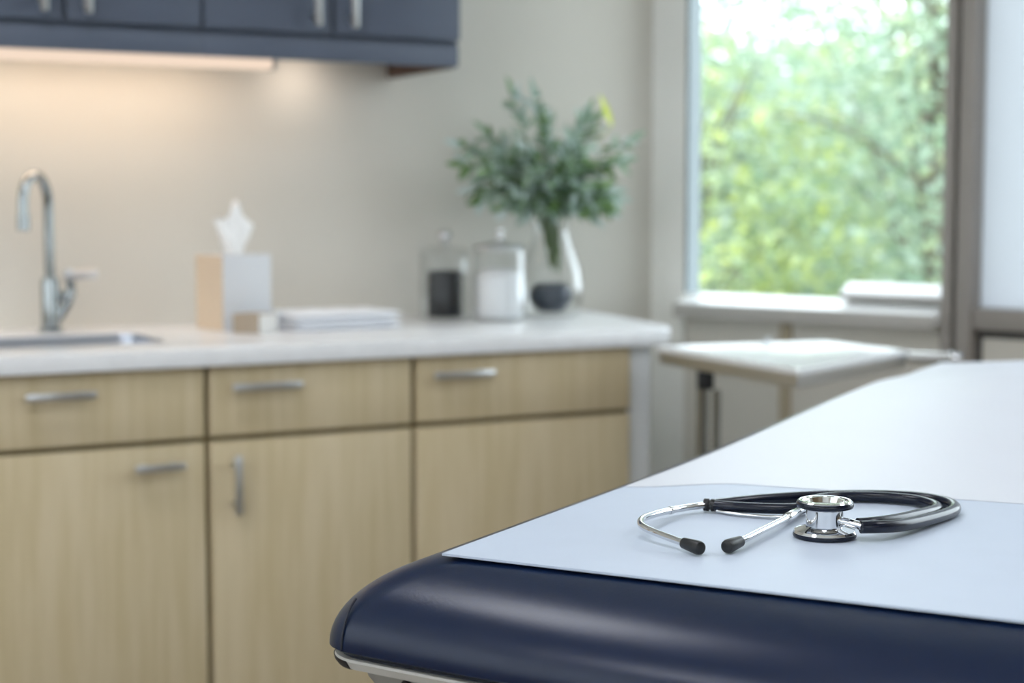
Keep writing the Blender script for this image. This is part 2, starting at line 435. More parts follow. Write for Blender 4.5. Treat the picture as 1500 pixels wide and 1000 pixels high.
# ------------------------------------------------------------------ wall cabinets
YU = 3.20
def upper_handle(x, y, z0, z1):
    bm = bmesh.new()
    tube(bm, [(x, y - .032, z0), (x, y - .032, z0 + .004), (x, y - .032, z1)], [.006, .0085, .0085], 14)
    for z in (z0 + .02, z1 - .03): tube(bm, [(x, y - .032, z), (x, y - .0006, z)], .005, 10)
    return bm
def wall_cabinet(x0, split, x1, handles, label, right_end):
    t = thing('wall_cabinet', label, 'cabinet', ((x0 + x1) / 2, 3.37, 1.468), 'charcoal wall cabinets above the worktop')
    c = bmesh.new()
    box(c, x0, x0 + .018, YU + .021, 3.548, 1.512, 2.25)
    box(c, x1 - .018, x1, YU + .021, 3.548, 1.512, 2.25)
    box(c, x0 + .018, x1 - .018, YU + .021, 3.548, 1.512, 1.528)
    box(c, x0 + .018, x1 - .018, YU + .021, 3.548, 2.232, 2.25)
    box(c, x0 + .018, x1 - .018, 3.53, 3.548, 1.528, 2.232)
    box(c, split - .009, split + .009, YU + .021, 3.50, 1.528, 2.232)
    obj('body', c, M_navycab, t)
    for a, b, hx in ((x0 + .004, split - .003, handles[0]), (split + .003, x1 - .002, handles[1])):
        d = obj('door', B(a, b, YU, YU + .0195, 1.5235, 2.245, .002), M_navycab, t)
        obj('handle', upper_handle(hx, YU, 1.535, 1.70), M_satin, d)
    obj('light_rail', B(x0, x1 - (.004 if right_end else 0), YU + .004, YU + .022, 1.468, 1.5115, .0015), M_navycab, t)
    if right_end:
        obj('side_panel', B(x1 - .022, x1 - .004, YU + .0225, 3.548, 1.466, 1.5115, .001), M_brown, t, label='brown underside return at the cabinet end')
    return t
wall_cabinet(.456, .727, .998, (.683, .766), 'charcoal blue wall cabinet above the sink and its light bar', False)
wall_cabinet(.9983, 1.276, 1.570, (1.232, 1.312), 'charcoal blue wall cabinet at the window end of the pair', True)
lb = thing('light_bar', 'warm glowing light bar under the charcoal wall cabinets', 'lamp', (.82, 3.27, 1.452))
obj('diffuser', B(.456, 1.158, 3.236, 3.27, 1.4495, 1.4745, .004), emit('warm_diffuser', 'ffe6d0', .86), lb)
obj('housing', B(.456, 1.158, 3.236, 3.29, 1.4755, 1.5115, .002), M_white, lb)  # housing of the light bar, close under the cabinet floor
obj('rear_strip', B(.456, 1.145, 3.385, 3.415, 1.492, 1.5115, .002), M_white, lb)
obj('end_cap', B(1.158, 1.168, 3.2355, 3.29, 1.4493, 1.4765, .002), M_frame, lb)
pk = tag(obj('puck_light', L([(0, 0), (.028, 0), (.03, .004), (.03, .012), (0, .012)], (1.315, 3.44, 1.4995)), M_frame), 'small round lamp beneath the wall cabinet beside the light bar', 'lamp')

# ------------------------------------------------------------------ things on the worktop
ZT = .9102
def rotm(x, y, deg, z=0): return Matrix.Translation((x, y, z)) @ Matrix.Rotation(math.radians(deg), 4, 'Z')
# tissue box
tb = thing('tissue_box', 'tall square tissue box with a tissue standing out, warm light painted on its left side', 'tissue box', (1.105, 3.338, ZT))
TM = rotm(1.105, 3.350, 11, ZT)
w = .058
bx = bmesh.new()
t = prism(bmesh.new(), rrect(-w, w, -w, w, .004, 2), 0, .158, [[(.032 * math.cos(2 * PI * k / 20), .018 * math.sin(2 * PI * k / 20)) for k in range(20)]], .0015)
merge(bx, t, TM)
tbo = obj('carton', bx, M_cardfront, tb)
obj('warm_lit_side', B(-w - .0012, -w - .0002, -w + .001, w - .001, .001, .157, M=TM), M_warmside, tb, label='side tinted peach for the warm lamp light')  # thin skin carrying the painted warm light
ts = bmesh.new()
# the tissue: a pinched sheet with three standing points
t = bmesh.new()
base_z = .128
outline = [(-.018, 0), (-.026, .05), (-.040, .086), (-.046, .106), (-.026, .104), (-.010, .112), (.000, .140), (.012, .142), (.024, .112), (.048, .092), (.038, .074), (.026, .046), (.018, 0)]
outl = catmull([(x, 0, z) for x, z in outline], 4)
def sheet(side):
    cx = 0
    rows = []
    K = 9
    for j, p in enumerate(outl):
        row = []
        for k in range(K + 1):
            f = k / K
            x = p.x * f
            z = p.z * f ** .8 if p.z > 0 else 0
            bul = side * (.016 * (1 - f) * (.4 + z / .14) + .006 * math.sin(7 * f + 60 * p.x) * f * (1 - f) * 4)
            row.append(t.verts.new((x, bul, base_z + z)))
        rows.append(row)
    for a, b in zip(rows, rows[1:]):
        for k in range(K): t.faces.new((a[k], a[k + 1], b[k + 1], b[k]))
sheet(1); sheet(-1)
bmesh.ops.remove_doubles(t, verts=t.verts, dist=.0004)
merge(ts, t, TM)
obj('tissue', ts, M_tissue, tb, sharp=None)

# small box
SMx = rotm(1.106, 3.222, 33, ZT)
sbx = thing('small_carton', 'low beige carton between the tissue box and the white towel', 'box', (1.106, 3.222, ZT))
obj('carton', B(-.030, .030, -.034, .034, 0, .040, .002, M=SMx), M_soap, sbx)
obj('wrapper', prism(bmesh.new(), [(-.0285, -.0352), (.0308, -.0352), (.0308, .0325), (.0302, .0325), (.0302, -.0343), (-.0285, -.0343)], .001, .0395, M=SMx), M_soapl, sbx, label='pale band around two sides')

# folded towel: layers wrapped round a fold
def folded_cloth(bm, x0, x1, y0, y1, z0, layers, th, M, seed):
    rnd = random.Random(seed)
    for k in range(layers):
        t = bmesh.new()
        nx, ny = 26, 16
        ox = rnd.uniform(-.003, .003); oy = rnd.uniform(-.004, .004)
        za = z0 + k * th
        top, bot = [], []
        for i in range(nx + 1):
            rt, rb = [], []
            for j in range(ny + 1):
                u, v = i / nx, j / ny
                ed = min(u, 1 - u) * nx / 3; ed2 = min(v, 1 - v) * ny / 3
                r = min(1, ed) ; r2 = min(1, ed2)
                rr = math.sqrt(max(0, 1 - (1 - r) ** 2)) * math.sqrt(max(0, 1 - (1 - r2) ** 2))
                x = x0 + ox + u * (x1 - x0); y = y0 + oy + v * (y1 - y0)
                wob = .0012 * noise.noise((x * 30, y * 30, k * 3 + seed))
                hh = th * .5 * (rr * .96 + .02)
                rt.append(t.verts.new((x, y, za + th / 2 + hh + wob))); rb.append(t.verts.new((x, y, za + th / 2 - hh + wob * (k > 0))))
            top.append(rt); bot.append(rb)
        for i in range(nx):
            for j in range(ny):
                t.faces.new((top[i][j], top[i + 1][j], top[i + 1][j + 1], top[i][j + 1]))
                t.faces.new((bot[i][j], bot[i][j + 1], bot[i + 1][j + 1], bot[i + 1][j]))
        for i in range(nx):
            for j in (0, ny): t.faces.new((top[i][j], top[i + 1][j], bot[i + 1][j], bot[i][j]))
        for j in range(ny):
            for i in (0, nx): t.faces.new((top[i][j], top[i][j + 1], bot[i][j + 1], bot[i][j]))
        merge(bm, t, M)
tw = bmesh.new()
folded_cloth(tw, -.128, .128, -.085, .085, 0, 3, .0125, rotm(1.302, 3.285, 4, ZT), 5)
tag(obj('folded_towel', tw, M_towel, sharp=70), 'white folded towel lying on the worktop before the glass jars', 'towel')

# jars
def jar(x, y, r, h, fill_r, fill_h, fmat, label, knob_h):
    t = thing('glass_jar', label, 'jar', (x, y, ZT), 'lidded glass jars by the vase')
    th = .003
    obj('body', L([(0, 0), (r - .004, 0), (r, .004), (r, h - .012), (r - .004, h), (r - .004 - th, h), (r - th, h - .013), (r - th, .008), (r - .008, .006), (0, .006)], (x, y, ZT), 56), M_jar, t)
    if fmat is M_blackfill:
        f = bmesh.new()
        rnd = random.Random(3)
        lathe(f, [(0, .007), (fill_r - .002, .007), (fill_r, .010), (fill_r, fill_h - .004), (fill_r - .006, fill_h), (0, fill_h + .001)], (x, y, ZT), 40)
        obj('contents', f, fmat, t, label='black contents filling the lower half')
    else:
        f = bmesh.new()
        lathe(f, [(0, .007), (fill_r - .004, .007), (fill_r, .012), (fill_r, fill_h - .012), (fill_r - .01, fill_h - .002), (fill_r * .5, fill_h + .004), (0, fill_h + .002)], (x, y, ZT), 44)
        obj('contents', f, fmat, t, label='white cotton filling the lower half')
    lid = bmesh.new()
    lathe(lid, [(0, h + .001), (r + .001, h + .001), (r + .002, h + .004), (r - .002, h + .010), (r * .55, h + .016), (.010, h + .020), (.007, h + .026)], (x, y, ZT), 48)
    l = obj('lid', lid, M_satin if knob_h > .03 else M_jar, t)
    k = bmesh.new()
    if knob_h > .03:
        lathe(k, [(.007, h + .0265), (.006, h + .04), (.009, h + .046), (.009, h + knob_h), (.006, h + knob_h + .004), (0, h + knob_h + .005)], (x, y, ZT), 24)
    else:
        lathe(k, [(.007, h + .0265), (.008, h + .030), (.0155, h + .036), (.0175, h + .044), (.014, h + .052), (0, h + .056)], (x, y, ZT), 28)
    obj('knob', k, M_chrome, l)
    return t
jar(1.622, 3.395, .058, .150, .039, .112, M_blackfill, 'lidded glass jar with black contents, nearer the towel', .021)
jar(1.722, 3.315, .060, .160, .0555, .112, M_cotton, 'lidded glass jar of white cotton beside the vase', .042)

# vase, stone and greenery
VX, VY = 1.897, 3.385
vo = [(0, 0), (.060, 0), (.068, .006), (.075, .04), (.076, .075), (.070, .115), (.056, .155), (.043, .190), (.041, .205), (.047, .222)]
vi = [(.0445, .222), (.0385, .205), (.0405, .190), (.0535, .154), (.0675, .114), (.073, .075), (.072, .042), (.065, .012), (0, .010)]
tag(obj('glass_vase', L(vo + vi, (VX, VY, ZT), 64), M_jar), 'clear glass vase holding leafy greenery at the worktop end', 'vase')
bl = bmesh.new()
lathe(bl, [(0, .0), (.026, 0), (.036, .006), (.050, .024), (.053, .040), (.046, .058), (.030, .067), (.014, .068), (0, .066)], (VX - .005, VY - .006, ZT + .0115), 48)
tag(obj('round_pebble', bl, M_ball), 'round slate blue pebble lying inside the glass vase', 'stone')

rnd = random.Random(11)
plant = thing('greenery_bunch', 'bunch of blue-green leafy sprigs standing in the glass vase', 'plant', (VX, VY, ZT + .085))
tips = [(1.795, 1.420, 0), (1.835, 1.415, -.03), (2.02, 1.365, .02), (2.095, 1.325, -.02), (1.665, 1.305, .0), (1.650, 1.262, -.04), (1.70, 1.245, -.07),
        (1.69, 1.185, -.05), (1.76, 1.335, .05), (1.92, 1.365, .06), (1.965, 1.375, -.03), (2.0, 1.32, .07), (2.04, 1.27, -.06), (2.025, 1.21, -.04), (1.895, 1.31, -.1),
        (1.85, 1.345, -.05), (1.78, 1.245, -.12), (1.965, 1.205, -.12), (1.735, 1.16, -.08), (1.995, 1.165, -.07), (1.87, 1.25, -.13), (1.93, 1.285, -.08), (1.80, 1.29, -.06), (1.75, 1.28, -.02), (1.83, 1.2, -.12), (1.90, 1.2, -.13), (1.975, 1.255, -.02), (1.72, 1.21, .04), (1.86, 1.30, .08), (1.80, 1.155, -.08), (1.845, 1.15, -.10), (1.955, 1.15, -.07), (1.90, 1.165, -.12), (1.92, 1.15, .02), (1.86, 1.16, .03), (1.99, 1.20, .03), (1.79, 1.18, -.02), (1.82, 1.17, -.12), (1.97, 1.17, -.11), (1.87, 1.16, -.13), (1.94, 1.18, -.13), (2.0, 1.19, -.10), (1.76, 1.20, -.1)]
def leaf(bm, p, d, nrm, ln, wd, droop=.15):
    d = d.normalized(); sd = d.cross(nrm).normalized(); up = sd.cross(d)
    rows = []
    for k in range(6):
        u = k / 5
        wv = wd * math.sin(PI * min(1, u * .93 + .05)) ** .8 * (1 - .3 * u)
        c = p + d * ln * u - Vector((0, 0, 1)) * droop * ln * u * u
        if k == 5: rows.append([bm.verts.new(c)])
        else: rows.append([bm.verts.new(c - sd * wv + up * wv * .25), bm.verts.new(c), bm.verts.new(c + sd * wv + up * wv * .25)])
    for a, b in zip(rows, rows[1:]):
        if len(b) == 1:
            bm.faces.new((a[0], a[1], b[0])); bm.faces.new((a[1], a[2], b[0]))
        else:
            bm.faces.new((a[0], a[1], b[1], b[0])); bm.faces.new((a[1], a[2], b[2], b[1]))
lf_all = bmesh.new()
for i, (tx, tz, ty) in enumerate(tips):
    tip = Vector((tx, VY + ty, tz))
    a0 = rnd.uniform(0, 2 * PI)
    foot = Vector((VX + .012 * math.cos(a0) + .012, VY + .012 * math.sin(a0), ZT + .10 + rnd.uniform(0, .05)))
    mouth = Vector((VX + .018 * math.cos(a0) + (tx - VX) * .05, VY + .018 * math.sin(a0), ZT + .215))
    mid = mouth.lerp(tip, .5) + Vector((0, 0, .03 + .02 * abs(tx - VX) / .2))
    path = catmull([foot, mouth, mid, tip], 9)
    sm = T(path, [0.0016 - .0008 * k / (len(path) - 1) for k in range(len(path))], 6)
    obj('stem', sm, M_stem, plant)
    n = len(path)
    for k in range(12, n):
        if k > 14 or rnd.random() < .8:
            dr = (path[min(k + 1, n - 1)] - path[k - 1]).normalized()
            for s in (0, 1):
                ang = rnd.uniform(0, 2 * PI)
                ax = dr.orthogonal().normalized(); ax = Matrix.Rotation(ang, 3, dr) @ ax
                d = dr * rnd.uniform(.4, 1.0) + ax * rnd.uniform(.5, 1.0)
                p = path[k]
                ln = rnd.uniform(.034, .058)
                if p.y + d.normalized().y * ln > 3.535: d.y = -abs(d.y)
                if p.z + d.normalized().z * ln < (1.165 if math.hypot(p.x - VX, p.y - VY) < .06 else 1.13): d.z = abs(d.z) + .15
                leaf(lf_all, p, d, Matrix.Rotation(rnd.uniform(-1, 1), 3, dr) @ (Vector((0, -.3, 1))), ln, rnd.uniform(.008, .0125))
    leaf(lf_all, path[-1], path[-1] - path[-3], Vector((0, -1, .4)), .055, .010, 0)
obj('foliage', lf_all, M_leafb, plant, sharp=None)
yl = bmesh.new(); leaf(yl, Vector((2.062, VY, 1.362)), Vector((-.42, 0, .8)), Vector((.3, -1, .1)), .075, .013, -.1)
tube(yl, catmull([(2.0, VY + .02, 1.30), (2.04, VY + .01, 1.335), (2.062, VY, 1.362)], 4), .0012, 6)
obj('yellow_leaf', yl, M_yellow, plant, sharp=None, label='bright yellow-green leaf at the top')

# ------------------------------------------------------------------ tray table
TZ = .88
TL, TF, TR, TB = Vector((1.844, 2.854, 0)), Vector((1.810, 2.328, 0)), Vector((2.240, 2.520, 0)), Vector((2.246, 2.796, 0))
tray_c = (TL + TF + TR + TB) / 4
st = thing('tray_stand', 'white topped instrument tray stand in front of the window', 'tray stand', (tray_c.x, tray_c.y, 0))
quad = [TL, TF, TR, TB]
def inset(q, d):
    c = sum(q, Vector()) / 4
    out = []
    for i in range(4):
        p, a, b = q[i], q[i - 1], q[(i + 1) % 4]
        out.append(p + (a - p).normalized() * d + (b - p).normalized() * d)
    return out
def round_quad(q, r, n=4):
    out = []
    for i in range(4):
        p, a, b = q[i], q[i - 1], q[(i + 1) % 4]
        A = p + (a - p).normalized() * r; Bq = p + (b - p).normalized() * r
        for k in range(n + 1):
            f = k / n
            out.append(A * (1 - f) ** 2 + p * 2 * f * (1 - f) + Bq * f * f)
    return out
def q3(q, z): return [(p.x, p.y, z) for p in q]
tr = bmesh.new()
q0, q1, q2 = round_quad(quad, .012), round_quad(inset(quad, .018), .01), round_quad(inset(quad, .026), .01)
loft(tr, [q3(round_quad(inset(quad, .004), .012), TZ - .010), q3(q0, TZ - .010), q3(q0, TZ - .001), q3(round_quad(inset(quad, .002), .012), TZ + .001), q3(q1, TZ + .001), q3(q2, TZ - .003)])
obj('tray', tr, mat('white_enamel', 'eff1f3', .16, spec=.6), st)
ap = bmesh.new()
qa, qb = round_quad(inset(quad, .006), .008), round_quad(inset(quad, .012), .008)
loft(ap, [q3(qb, TZ - .0105), q3(qa, TZ - .0108), q3(qa, TZ - .033), q3(qb, TZ - .036)])
obj('apron', ap, M_steel, st)
def on_edge(a, b, f, ins): 
    p = a.lerp(b, f); return p + (tray_c - p).normalized() * ins
pp = Vector((1.860, 2.700, 0))
posts = bmesh.new(); tube(posts, [(pp.x, pp.y, .06), (pp.x, pp.y, TZ - .075)], .0115, 20)
obj('post', posts, M_tap, st)
pq = Vector((1.880, 2.679, 0))
obj('post', T([(pq.x, pq.y, .06), (pq.x, pq.y, TZ - .075)], .008, 16), M_tap, st)
cl = bmesh.new(); box(cl, -.016, .016, -.022, .018, TZ - .074, TZ - .037, .003, M=rotm(pp.x + .004, pp.y - .003, -30)); obj('clamp', cl, M_black, st)
bs = bmesh.new()
tube(bs, [(pp.x - .02, pp.y + .02, .045), (TR.x - .05, TR.y + .05, .045)], .016, 14)
tube(bs, [(pp.x - .05, pp.y - .25, .045), (pp.x + .03, pp.y + .2, .045)], .016, 14)
for px_, py_ in ((pp.x - .05, pp.y - .24), (pp.x + .03, pp.y + .19), (TR.x - .06, TR.y + .06)): lathe(bs, [(0, 0), (.022, 0), (.024, .03), (.012, .04), (0, .04)], (px_, py_, 0), 20)
obj('foot', bs, M_chrome, st)
kn = on_edge(TL, TB, .62, .03)
obj('stud', L([(0, 0), (.007, 0), (.007, .012), (.004, .015), (0, .015)], (kn.x, kn.y, TZ + .0005), 16), M_satin, st)
ha = TR + Vector((-.01, -.004, 0)); hb_ = TR + Vector((.048, -.060, 0))
hd = bmesh.new(); tube(hd, [(ha.x, ha.y, TZ - .012), (hb_.x, hb_.y, TZ - .012)], .0115, 18)
hdl = obj('handle', hd, M_steel, st)
d_ = (hb_ - ha).normalized()
kb = bmesh.new(); q = Vector((hb_.x, hb_.y, TZ - .012))
tube(kb, [q - d_ * .001, q + d_ * .003, q + d_ * .016, q + d_ * .022], [.011, .0155, .0155, .008], 20)
obj('knob', kb, M_chrome, hdl)

# ------------------------------------------------------------------ examination table
OX, OY = .535, 1.135
E1 = Vector((.8299, .5579, 0)); E2 = Vector((.5579, -.8299, 0))
def W(s, t, z): return Vector((OX, OY, 0)) + E1 * s + E2 * t + Vector((0, 0, z))
TC = .28
def Hs(s, t):
    """how far the upholstery rises towards the head end"""
    A = .016 * smooth_step(.42, 1.3, s)
    g = smooth_step(-.06, .28, t) * smooth_step(.66, .36, t)
    Bv = .027 * smooth_step(.42, 1.3, s) * g
    fall = 1 - .3 * smooth_step(1.2, 1.4, s)
    return (A + Bv) * fall
S0, S1, T0, T1 = -.062, 1.70, -.075, .640
A_, ZB, BH = .095, .8325, .0675
def table_ring(d, z, r0=.036, n=16, rise=1.0, bow=.024):
    s0, s1, t0, t1 = S0 + d, S1 - d, T0 + d, T1 - d
    out = []
    rf = max(.012, r0); rb = .13
    def edge(p0, p1, m): return [(p0[0] + (p1[0] - p0[0]) * k / m, p0[1] + (p1[1] - p0[1]) * k / m) for k in range(1, m)]
    c1 = arc_corner((s0 + rf, t0 + rf), rf, 270, 180, n); c2 = arc_corner((s0 + rf, t1 - rf), rf, 180, 90, n)
    c3 = arc_corner((s1 - rb, t1 - rb), rb, 90, 0, n); c4 = arc_corner((s1 - rb, t0 + rb), rb, 0, -90, n)
    pts = c1 + edge(c1[-1], c2[0], 24) + c2 + edge(c2[-1], c3[0], 60) + c3 + edge(c3[-1], c4[0], 20) + c4 + edge(c4[-1], c1[0], 60)
    for s, t in pts:
        b = bow * (1 - ((t - TC) / .36) ** 2) * smooth_step(.25, 0, s - s0)
        s2 = s - b * (1 - d / .09 * .9)
        out.append(W(s2, t, z + rise * Hs(s2, t)))
    return out
et = thing('examination_table', 'navy vinyl examination table in the foreground under pale paper', 'examination table', W(.7, TC, 0))
cb = bmesh.new()
loops = [table_ring(.02, ZB - .001, rise=0), table_ring(.004, ZB, rise=0)]
K = 18
for k in range(K + 1):
    th = PI / 2 * k / K
    d = A_ * (1 - math.cos(th)); z = ZB + .003 + (BH - .003) * math.sin(th)
    loops.append(table_ring(d, z, rise=smooth_step(0, .8, math.sin(th))))
inner = loops[-1]
NL = 60
for k in range(1, NL + 1):
    f = k / NL
    ring = []
    for p in inner:
        q = p - Vector((OX, OY, 0)); s, t = q.dot(E1), q.dot(E2)
        cs = min(max(s, .30), 1.38)
        s2, t2 = s + (cs - s) * f, t + (TC - t) * f
        ring.append(W(s2, t2, ZB + BH + Hs(s2, t2)))
    loops.append(ring)
t = bmesh.new()
R_ = [[t.verts.new(p) for p in lp] for lp in loops]
n = len(R_[0])
for a, b in zip(R_, R_[1:]):
    for k in range(n): t.faces.new((a[k], a[(k + 1) % n], b[(k + 1) % n], b[k]))
bmesh.ops.remove_doubles(t, verts=t.verts, dist=.0003)
merge(cb, t)
cush = obj('cushion', cb, M_vinyl, et, sharp=50)
# upright seam at the corner of the front
sp = []
for k in range(15):
    th = PI / 2 * k / K
    d = A_ * (1 - math.cos(th)); z = ZB + .003 + (BH - .003) * math.sin(th)
    tt = -.045
    b = .024 * (1 - ((tt - TC) / .36) ** 2)
    sp.append(W(S0 + d - b * (1 - d / .09 * .9), tt + .25 * max(0, d - .01), z))
obj('seam', T(sp[:8], .0009, 8), M_seamshade, cush)
# frame and shell under the cushion
gk = bmesh.new(); loft(gk, [table_ring(.03, ZB - .0012, rise=0), table_ring(.007, ZB - .0014, rise=0), table_ring(.007, ZB - .0032, rise=0), table_ring(.03, ZB - .0034, rise=0)])
obj('dark_strip', gk, M_seamshade, et)  # gap shadow under the cushion, put in as a dark band
fr = bmesh.new(); loft(fr, [table_ring(.04, ZB - .0035, rise=0), table_ring(.0035, ZB - .0036, rise=0), table_ring(.003, ZB - .0055, rise=0), table_ring(.0055, ZB - .0115, rise=0), table_ring(.010, ZB - .0128, rise=0), table_ring(.05, ZB - .0130, rise=0)])
obj('frame', fr, M_frame, et)
ec = bmesh.new()
t = bmesh.new()
ra = [table_ring(dd, z, rise=0)[2:15] for dd, z in ((.008, ZB - .0052), (.0024, ZB - .0054), (.0030, ZB - .0085), (.0049, ZB - .0118), (.012, ZB - .0133))]
RR = [[t.verts.new(p) for p in r] for r in ra]
for r1, r2 in zip(RR, RR[1:]):
    for k in range(12): t.faces.new((r1[k], r1[k + 1], r2[k + 1], r2[k]))
for k in (0, 12): t.faces.new([r[k] for r in RR])
merge(ec, t)
obj('corner_cap', ec, M_black, et)
sh = bmesh.new(); loft(sh, [table_ring(.030, ZB - .0131, rise=0), table_ring(.0195, ZB - .0132, rise=0), table_ring(.022, ZB - .024, rise=0), table_ring(.032, ZB - .042, rise=0), table_ring(.060, ZB - .056, rise=0), table_ring(.12, ZB - .062, rise=0)])
shell = obj('shell', sh, M_shell, et)
ped = bmesh.new()
RM = Matrix(((E1.x, -E2.x, 0, OX), (E1.y, -E2.y, 0, OY), (0, 0, 1, 0), (0, 0, 0, 1)))
box(ped, .15, 1.45, -.52, -.04, .08, ZB - .0625, .02, M=RM); box(ped, .1, 1.50, -.55, -.01, 0, .08, .01, M=RM)
obj('pedestal', ped, M_frame, et)
# screw on the shell front
SCREW = W(S0 + .0208 - .0078, .003, ZB - .0187)
nrm = (-E1 * .96 - Vector((0, 0, 1)) * .28).normalized()
obj('screw', T([SCREW + nrm * .004, SCREW - nrm * .006],   .0033, 16), M_black, shell)

# papers
def sheet_on_table(s_fn0, s1, t0, t1, lift, thick, NS, NT, amp=0.0, cut=0.0):
    bm = bmesh.new()
    top, bot = [], []
    for i in range(NS + 1):
        a, b = [], []
        for j in range(NT + 1):
            tt = t0 + (t1 - t0) * j / NT
            s0 = s_fn0(tt)
            s = s0 + (s1 - cut * (1 - smooth_step(0, .26, tt - t0)) - s0) * i / NS
            wr = amp * (noise.noise((s * 5, tt * 7, 1.3)) + .5 * noise.noise((s * 11 + tt * 9, tt * 4, 7.7))) * smooth_step(s0, s0 + .2, s)
            wr = max(0, wr + amp * .5) * smooth_step(s0, s0 + .2, s) * smooth_step(0, .15, tt - t0) * smooth_step(1.35, 1.1, s) if amp else 0
            z = ZB + BH + Hs(s, tt) + lift + wr
            a.append(bm.verts.new(W(s, tt, z))); b.append(bm.verts.new(W(s, tt, z - thick)))
        top.append(a); bot.append(b)
    for i in range(NS):
        for j in range(NT):
            bm.faces.new((top[i][j], top[i + 1][j], top[i + 1][j + 1], top[i][j + 1]))
            bm.faces.new((bot[i][j], bot[i][j + 1], bot[i + 1][j + 1], bot[i + 1][j]))
    for i in range(NS):
        for j in (0, NT): bm.faces.new((top[i][j], top[i + 1][j], bot[i + 1][j], bot[i][j]))
    for j in range(NT):
        for i in (0, NS): bm.faces.new((top[i][j], top[i][j + 1], bot[i][j + 1], bot[i][j]))
    bmesh.ops.recalc_face_normals(bm, faces=bm.faces)
    return bm
ZP = .0022
tag(obj('paper_sheet', sheet_on_table(lambda t: .004,   .50, .002, .565, ZP, .0018, 40, 40), M_paper, sharp=60),
    'pale blue paper sheet under the stethoscope on the navy examination table', 'paper')
tag(obj('paper_cover', sheet_on_table(lambda t: .405 + .075 * t - .06 * smooth_step(.1, 0, t), 1.60, .003, .560, ZP + .0006, .0004, 110, 60, .0035, .0), M_paperw, sharp=60),
    'white paper cover over the raised head end of the examination table', 'paper')

# ------------------------------------------------------------------ stethoscope
ZS = ZB + BH + ZP + .0002       # top of the sheet
CX, CY = .842, 1.046
sth = thing('stethoscope', 'navy and chrome stethoscope curled on the pale blue paper', 'stethoscope', (CX, CY, ZS))
cp = bmesh.new()
lathe(cp, [(0, .0015), (.0225, .0015), (.0245, .0022), (.0255, .004), (.0245, .006), (.021, .0075), (.0165, .0085), (.0152, .0095), (.0150, .0225), (.0162, .0235), (.019, .0245)], (CX, CY, ZS), 64)
chest = obj('chestpiece', cp, M_chrome, sth, sharp=40)
bell = bmesh.new()
lathe(bell, [(.0150, .0245), (.0205, .0255), (.0222, .0285), (.0222, .0295), (.0210, .0306), (.0190, .0306), (.0182, .0300), (.0178, .0292), (.0162, .0292), (.0158, .0302), (.0150, .0302), (.0135, .026), (.009, .0235), (0, .0230)], (CX, CY, ZS), 64)
obj('bell', bell, M_chrome, chest, sharp=40)
rm = bmesh.new()
lathe(rm, [(.0212, .0246), (.0226, .0248), (.0232, .0262), (.0232, .0280), (.0226, .0292), (.0218, .0289), (.0222, .0282), (.0222, .0262), (.0212, .0252)], (CX, CY, ZS), 64)
obj('bell_rim', rm, M_rubber, chest)
dm = bmesh.new()
lathe(dm, [(0, 0), (.0225, 0), (.0252, .0004), (.0258, .0018), (.0255, .0034), (.0250, .0034), (.0240, .0014), (0, .0014)], (CX, CY, ZS), 64)
obj('diaphragm_rim', dm, M_rubber, chest)
def P(s, t, h): 
    return W(s, t, ZS + Hs(s, t) + h)

def PP(lst): return [P(*q) for q in lst]
def arc_tube(lst, r, mat_, name, parent, label=None, sub=10, seg=16):
    return obj(name, T(catmull(PP(lst), sub), r, seg), mat_, parent, label=label)
yoke = [(.263, .1265, .0062), (.262, .143, .0064), (.266, .166, .0066), (.273, .188, .0068), (.281, .199, .0068), (.290, .2015, .0066)]
outer = [(.199, .277, .0120), (.210, .289, .0115), (.234, .300, .0095), (.276, .309, .0072), (.320, .316, .0056), (.348, .317, .0054), (.370, .309, .0054), (.385, .292, .0054), (.390, .268, .0054), (.382, .236, .0054), (.355, .193, .0054), (.321, .159, .0054), (.291, .138, .0056), (.264, .125, .0062)]
inner = [(.2068, .2722, .0130), (.219, .283, .0130), (.247, .293, .0115), (.285, .300, .0095), (.318, .304, .0075), (.341, .3035, .0062), (.360, .295, .0056), (.375, .275, .0056), (.376, .245, .0056), (.362, .213, .0056), (.335, .196, .0056), (.298, .1945, .0060)]
arc_tube(outer, .0052, M_rubber, 'tubing', sth)
arc_tube(inner, .0048, M_rubber, 'tubing', sth)
arc_tube(yoke, .0047, M_rubber, 'yoke', sth, label='black cross tube between the two ear tubes')
arc_tube([(.259, .131, .0020), (.2545, .150, .0020), (.2555, .176, .0020), (.260, .196, .0024)], .0014, M_chrome, 'spring', sth, label='thin chrome spring')
cn = bmesh.new()
c0, c1 = P(.2635, .1275, .0062), P(.2618, .1175, .0062)
dd = (c1 - c0)
tube(cn, [c0, c0 + dd * .3, c0 + dd * .34, c0 + dd * .5, c0 + dd * .54, c0 + dd * .95, c1], [.0052, .0056, .0044, .0044, .0056, .0056, .0045], 20)
obj('connector', cn, M_black, sth)
earL = [(.2625, .1205, .0062), (.245, .112, .0064), (.219, .1055, .0075), (.185, .104, .0095), (.153, .107, .0115), (.1325, .1135, .0115), (.121, .123, .0105), (.112, .140, .0085), (.098, .166, .0066)]
earR = [(.296, .203, .0066), (.269, .2015, .0064), (.233, .202, .0062), (.168, .2015, .0062), (.126, .2018, .0064)]
el = arc_tube(earL, .0029, M_chrome, 'ear_tube', sth)
er = arc_tube(earR, .0029, M_chrome, 'ear_tube', sth)
pa, pb_ = P(.268, .2015, .0064), P(.236, .202, .0062)
obj('sleeve', T([pa, pa.lerp(pb_, .03), pa.lerp(pb_, .97), pb_], [.0034, .0040, .0040, .0034], 18), M_chrome, er)
pa, pb_ = P(.219, .1055, .0075), P(.213, .1051, .0078)
